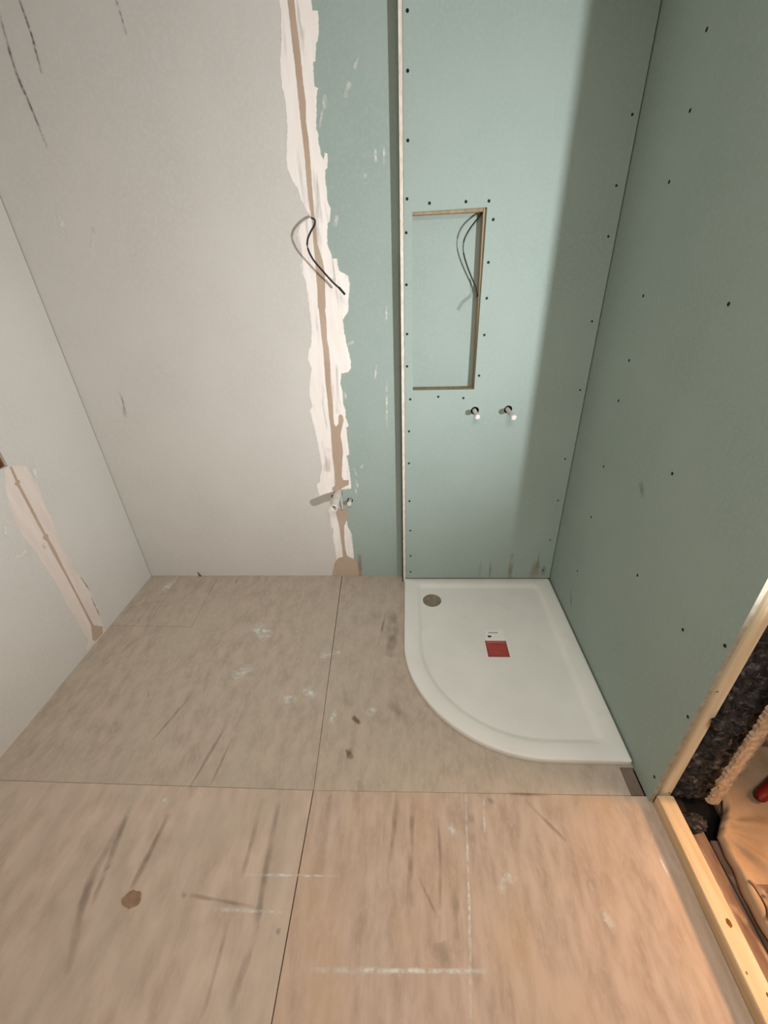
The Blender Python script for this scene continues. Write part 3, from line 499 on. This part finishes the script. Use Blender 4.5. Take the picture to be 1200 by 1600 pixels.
# ---------------------------------------------------------------- smears, scratches and dirt
planes = {'B': (wall_back, lambda p, d: (p[0], BY - .0024 - d, p[1])), 'P': (wall_shower, lambda p, d: (p[0], PY - .0009 - d, p[1])), 'L': (wall_left, lambda p, d: (LX + .0022 + d, p[0], p[1])), 'R': (wall_right, lambda p, d: (leanx(p[0], p[1]) - .001 - d, p[0], p[1])), 'F': (floor, lambda p, d: (p[0], p[1], .0009 + d))}
names = {'line': 'pencil_line', 'light': 'plaster_smear', 'dark': 'dirt_mark', 'brown': 'brown_stain', 'chip': 'brown_stain'}
def smear(pl, kind, wd, *pts):
    par, f = planes[pl]; P2 = catmull([(a, b, 0) for a, b in pts], 8) if len(pts) > 2 else [Vector((pts[0][0], pts[0][1], 0)).lerp(Vector((pts[1][0], pts[1][1], 0)), k / 6) for k in range(7)]
    ext = (P2[-1] - P2[0]).length * .08 + wd * .15; d0 = (P2[0] - P2[1]).normalized(); d1 = (P2[-1] - P2[-2]).normalized(); P2[0] += d0 * ext; P2[-1] += d1 * ext
    bm = bmesh.new(); uvl = bm.loops.layers.uv.new('UVMap'); rows = []; dd = random.uniform(0, .0003)
    for i, p in enumerate(P2):
        d = (P2[min(i + 1, len(P2) - 1)] - P2[max(i - 1, 0)]).normalized(); n = Vector((-d.y, d.x, 0)); hw = wd * .5 * random.uniform(.8, 1.2)
        rows.append([(bm.verts.new(f(p + n * hw * s, dd)), ((s + 1) / 2, i / (len(P2) - 1))) for s in (-1, 0, 1)])
    for a, b in zip(rows, rows[1:]):
        for k in (0, 1):
            q = [a[k], a[k + 1], b[k + 1], b[k]]; fc = bm.faces.new([x[0] for x in q])
            for lp, x in zip(fc.loops, q): lp[uvl].uv = x[1]
    return mesh_obj(names[kind], bm, SM[kind], par)
for s in D['smears']: smear(*s)
pc = thing('plaster_chip', 'small round brown flake stuck on the bare front floor sheet', 'debris', (-.81, .455, 0))
bm = bmesh.new(); n = 18; pts = [(.030 * math.cos(a) * random.uniform(.75, 1.1), .022 * math.sin(a) * random.uniform(.75, 1.1)) for a in (2 * math.pi * k / n for k in range(n))]
prism(bm, pts, 0.0004, .0022); mesh_obj('flake', bm, M_['brown'] if 'brown' in M_ else mat('flake', (160, 130, 108), (142, 114, 92), scale=(60, 60, 60)), pc)
sp = thing('wood_splinter', 'small brown splinter standing against the back wall base', 'debris', (-1.25, 1.93, 0))
bm = bmesh.new(); vs = [bm.verts.new(p) for p in ((-.010, .003, .036), (-.004, .004, .026), (.010, -.002, .001), (-.004, -.004, .001), (-.006, .0, .012), (.004, .006, .004))]
for f in ((0, 1, 4), (1, 2, 4), (4, 2, 3), (1, 5, 2), (0, 4, 3), (0, 3, 5), (0, 5, 1), (2, 5, 3)): bm.faces.new([vs[i] for i in f])
mesh_obj('sliver', bm, M_['knot'], sp)

# ---------------------------------------------------------------- pipes
def pipe(label, x, z, y0, y1, r, cap=True, group=None, tilt=(0, 0)):
    t = thing('capped_pipe' if cap else 'waste_pipe', label, 'pipe', (x, y0, z), group)
    d = Vector((tilt[0], y1 - y0, tilt[1]))
    bm = bmesh.new()
    if cap:
        tube(bm, [(0, .05, 0), d * .7], r * .85, 18); mesh_obj('tube', bm, M_['clear_pipe'], t)
        bm = bmesh.new(); tube(bm, [d * .66, d * .68, d * .70, d * .97, d * 1.0, d * 1.001], [r * .9, r * 1.08, r * 1.08, r * 1.08, r * .9, r * .5], 18); mesh_obj('end_cap', bm, M_['white_pipe'], t)
    else:
        a = Vector((0, .045, 0)); ax = [a, d * .55, d * .56, d * .93, d * .94, d]; rr = [r, r, r * 1.0, r, r * 1.0, r * 1.0]
        R1 = tube(bm, ax, rr, 28, False); R2 = tube(bm, [a, d * .5, d], r * .74, 28, False)
        for k in range(28): bm.faces.new((R1[-1][k], R1[-1][(k + 1) % 28], R2[-1][(k + 1) % 28], R2[-1][k]))
        bmesh.ops.recalc_face_normals(bm, faces=bm.faces[:]); mesh_obj('tube', bm, M_['white_pipe'], t)
        bm = bmesh.new(); c = [Vector(q) for q in ()]
        tube(bm, [d * .945, d * .975], r * 1.06, 28, True)
    return t
pipe('long open white waste pipe sticking out low on the back wall', -.3665, .548, BY, BY - .165, .0195, False)
pipe('short capped pipe just right of the white waste pipe', -.3085, .501, BY, BY - .04, .0108)
pipe('short capped pipe hidden behind the white waste pipe', hx1, hz1, BY, BY - .055, .0108)
pipe('white capped pipe under the niche, nearer the niche corner', PIPES[0][0], PIPES[0][1], PY, PY - .085, .0105)
pipe('white capped pipe below the niche, nearer the right corner', PIPES[1][0], PIPES[1][1], PY, PY - .110, .0112, tilt=(.002, .0))

# ---------------------------------------------------------------- cables
def cable(label, key, r, m_, tip=None):
    p0 = D[key][0]; t = thing('cable', label, 'cable', p0)
    pts = [p - Vector(p0) for p in catmull(D[key], 8)]
    bm = bmesh.new(); tube(bm, pts, r, 10); mesh_obj('sheath', bm, m_, t, True)
    if tip:
        d = (pts[-1] - pts[-2]).normalized(); bm = bmesh.new(); tube(bm, [pts[-1] - d * .03, pts[-1] + d * .004], tip, 10); mesh_obj('taped_end', bm, M_['cable'], t, True)
    return t
cable('dark cable curling out of the joint on the back wall', 'wire', .0036, M_['cable'], .0046)
cable('dark thin cable hanging in the niche opening', 'niche_wire', .0028, M_['cable'])
cable('thin grey strand modelling the bent shadow of the dark niche cable', 'niche_wire_shadow', .0012, M_['wire_shadow_grey'])  # grey strand stands in for the shadow of the dark cable's end

# ---------------------------------------------------------------- shower tray
tray = thing('shower_tray', 'low white offset quadrant shower tray in the right back corner', 'shower tray', (.37, 1.37, 0))
def outline(x0, x1, y0, y1, R, rc=0.0, n=48):
    """rectangle with the front left corner rounded to R and the rest to rc, anticlockwise"""
    pts = []
    def arc(cx, cy, r, a0, a1, k):
        for i in range(k + 1):
            a = math.radians(a0 + (a1 - a0) * i / k); pts.append((cx + r * math.cos(a), cy + r * math.sin(a)))
    arc(x0 + R, y0 + R, R, 180, 270, n)
    r = max(rc, .001)
    arc(x1 - r, y0 + r, r, 270, 360, 8); arc(x1 - r, y1 - r, r, 0, 90, 8); arc(x0 + r, y1 - r, r, 90, 180, 8)
    return pts
X0, X1, Y0, Y1 = -.0265, .7745, .8725, 1.8760
loops = [(outline(X0 + .003, X1 - .002, Y0 + .003, Y1 - .001, .525, .004), .0), (outline(X0, X1, Y0, Y1, .528, .006), .004), (outline(X0, X1, Y0, Y1, .528, .006), .024),
         (outline(X0 + .0015, X1 - .0015, Y0 + .0015, Y1 - .001, .527, .006), .0285), (outline(X0 + .006, X1 - .006, Y0 + .006, Y1 - .003, .523, .008), .0305),
         (outline(X0 + .067, X1 - .066, Y0 + .058, Y1 - .045, .462, .030), .0300), (outline(X0 + .073, X1 - .072, Y0 + .064, Y1 - .052, .458, .028), .0285), (outline(X0 + .083, X1 - .084, Y0 + .076, Y1 - .068, .450, .026), .0205),
         (outline(X0 + .090, X1 - .092, Y0 + .084, Y1 - .076, .446, .024), .0190)]
bm = bmesh.new(); prev = None; off = (.37, 1.37)
for pts, z in loops:
    ring = [bm.verts.new((p[0] - off[0], p[1] - off[1], z)) for p in pts]
    if prev:
        for k in range(len(ring)):
            bm.faces.new((prev[k], prev[(k + 1) % len(ring)], ring[(k + 1) % len(ring)], ring[k]))
    else: bm.faces.new(ring)
    prev = ring
bm.faces.new(prev)
bmesh.ops.recalc_face_normals(bm, faces=bm.faces[:])
o = mesh_obj('tray_body', bm, M_['tray'], tray)
for p in o.data.polygons: p.use_smooth = len(p.vertices) == 4
dx, dy = .1196 - .37, 1.7053 - 1.37
bm = bmesh.new(); tube(bm, [(dx, dy, .0188), (dx, dy, .0205), (dx, dy, .0215)], [.046, .046, .0435], 40); drain = mesh_obj('drain_cover', bm, M_['steel'], tray)
for p in drain.data.polygons: p.use_smooth = False
bm = bmesh.new(); tube(bm, [(dx, dy, .0189), (dx, dy, .0194)], .0485, 40); mesh_obj('drain_ring', bm, M_['sticker_grey'], drain)
st = thing('sticker', 'white and red paper label stuck in the middle of the shower tray', 'label', (.40, 1.41, .0190))
def quad_obj(name, pts, z, m_, parent, th=.0003):
    bm = bmesh.new(); prism(bm, [(p[0] - .40, p[1] - 1.41) for p in pts], z, z + th); return mesh_obj(name, bm, m_, parent)
RW, RE, RN, RS = .3535, .4497, 1.4285, 1.3332
quad_obj('white_panel', [(.355, RN), (RE, RN), (.4485, 1.497), (.366, 1.497)], .0001, M_['sticker_white'], st)
rp = quad_obj('red_panel', [(RW, RS), (RE, RS), (RE, RN), (RW, RN)], .0002, M_['sticker_red'], st)
for nm, r_, m_ in (('border', (RW, RS, RE, RS + .004), 'sticker_dark'), ('border', (RW, RS, RW + .004, RN), 'sticker_dark'), ('border', (RE - .004, RS, RE, RN), 'sticker_dark'), ('rule', (RW + .006, 1.371, RE - .004, 1.3725), 'sticker_dark'),
                   ('rule', (RW + .020, 1.409, RE - .018, 1.412), 'sticker_dark')):
    quad_obj(nm, [(r_[0], r_[1]), (r_[2], r_[1]), (r_[2], r_[3]), (r_[0], r_[3])], .0005, M_[m_], rp, .0001)
for yy, xa, xb in ((1.4235, .007, .088), (1.4165, .008, .090)):   # unreadable rows of print on the red header
    x = RW + xa
    while x < RW + xb:
        l = random.uniform(.004, .011); quad_obj('print', [(x, yy - .0014), (x + l, yy - .0014), (x + l, yy + .0014), (x, yy + .0014)], .0005, M_['sticker_pink'], rp, .0001); x += l + .0025
wpn = [c for c in st.children if c.name.startswith('white_panel')][0] if st.children else None
x = .378
while x < .420:
    l = random.uniform(.003, .006); quad_obj('print', [(x, 1.4760), (x + l, 1.4760), (x + l, 1.4815), (x, 1.4815)], .0005, M_['sticker_grey'], wpn, .0001); x += l + .001
quad_obj('emblem', jag([(.371, 1.450), (.380, 1.448), (.388, 1.452), (.387, 1.461), (.379, 1.459), (.372, 1.463)], .0005, .003), .0005, M_['sticker_black'], wpn, .0001)

# broken brick on the sack
bm = bmesh.new(); bmesh.ops.create_cube(bm, size=1); bmesh.ops.subdivide_edges(bm, edges=bm.edges[:], cuts=4, use_grid_fill=True)
for q in bm.verts:
    q.co = Vector((q.co.x * .12, q.co.y * .09, q.co.z * .06)); q.co += noise.noise_vector(q.co * 25) * .012
mesh_obj('chunk', bm, M_['brick'], bk)
bk.location = (1.34, 1.09, .345)
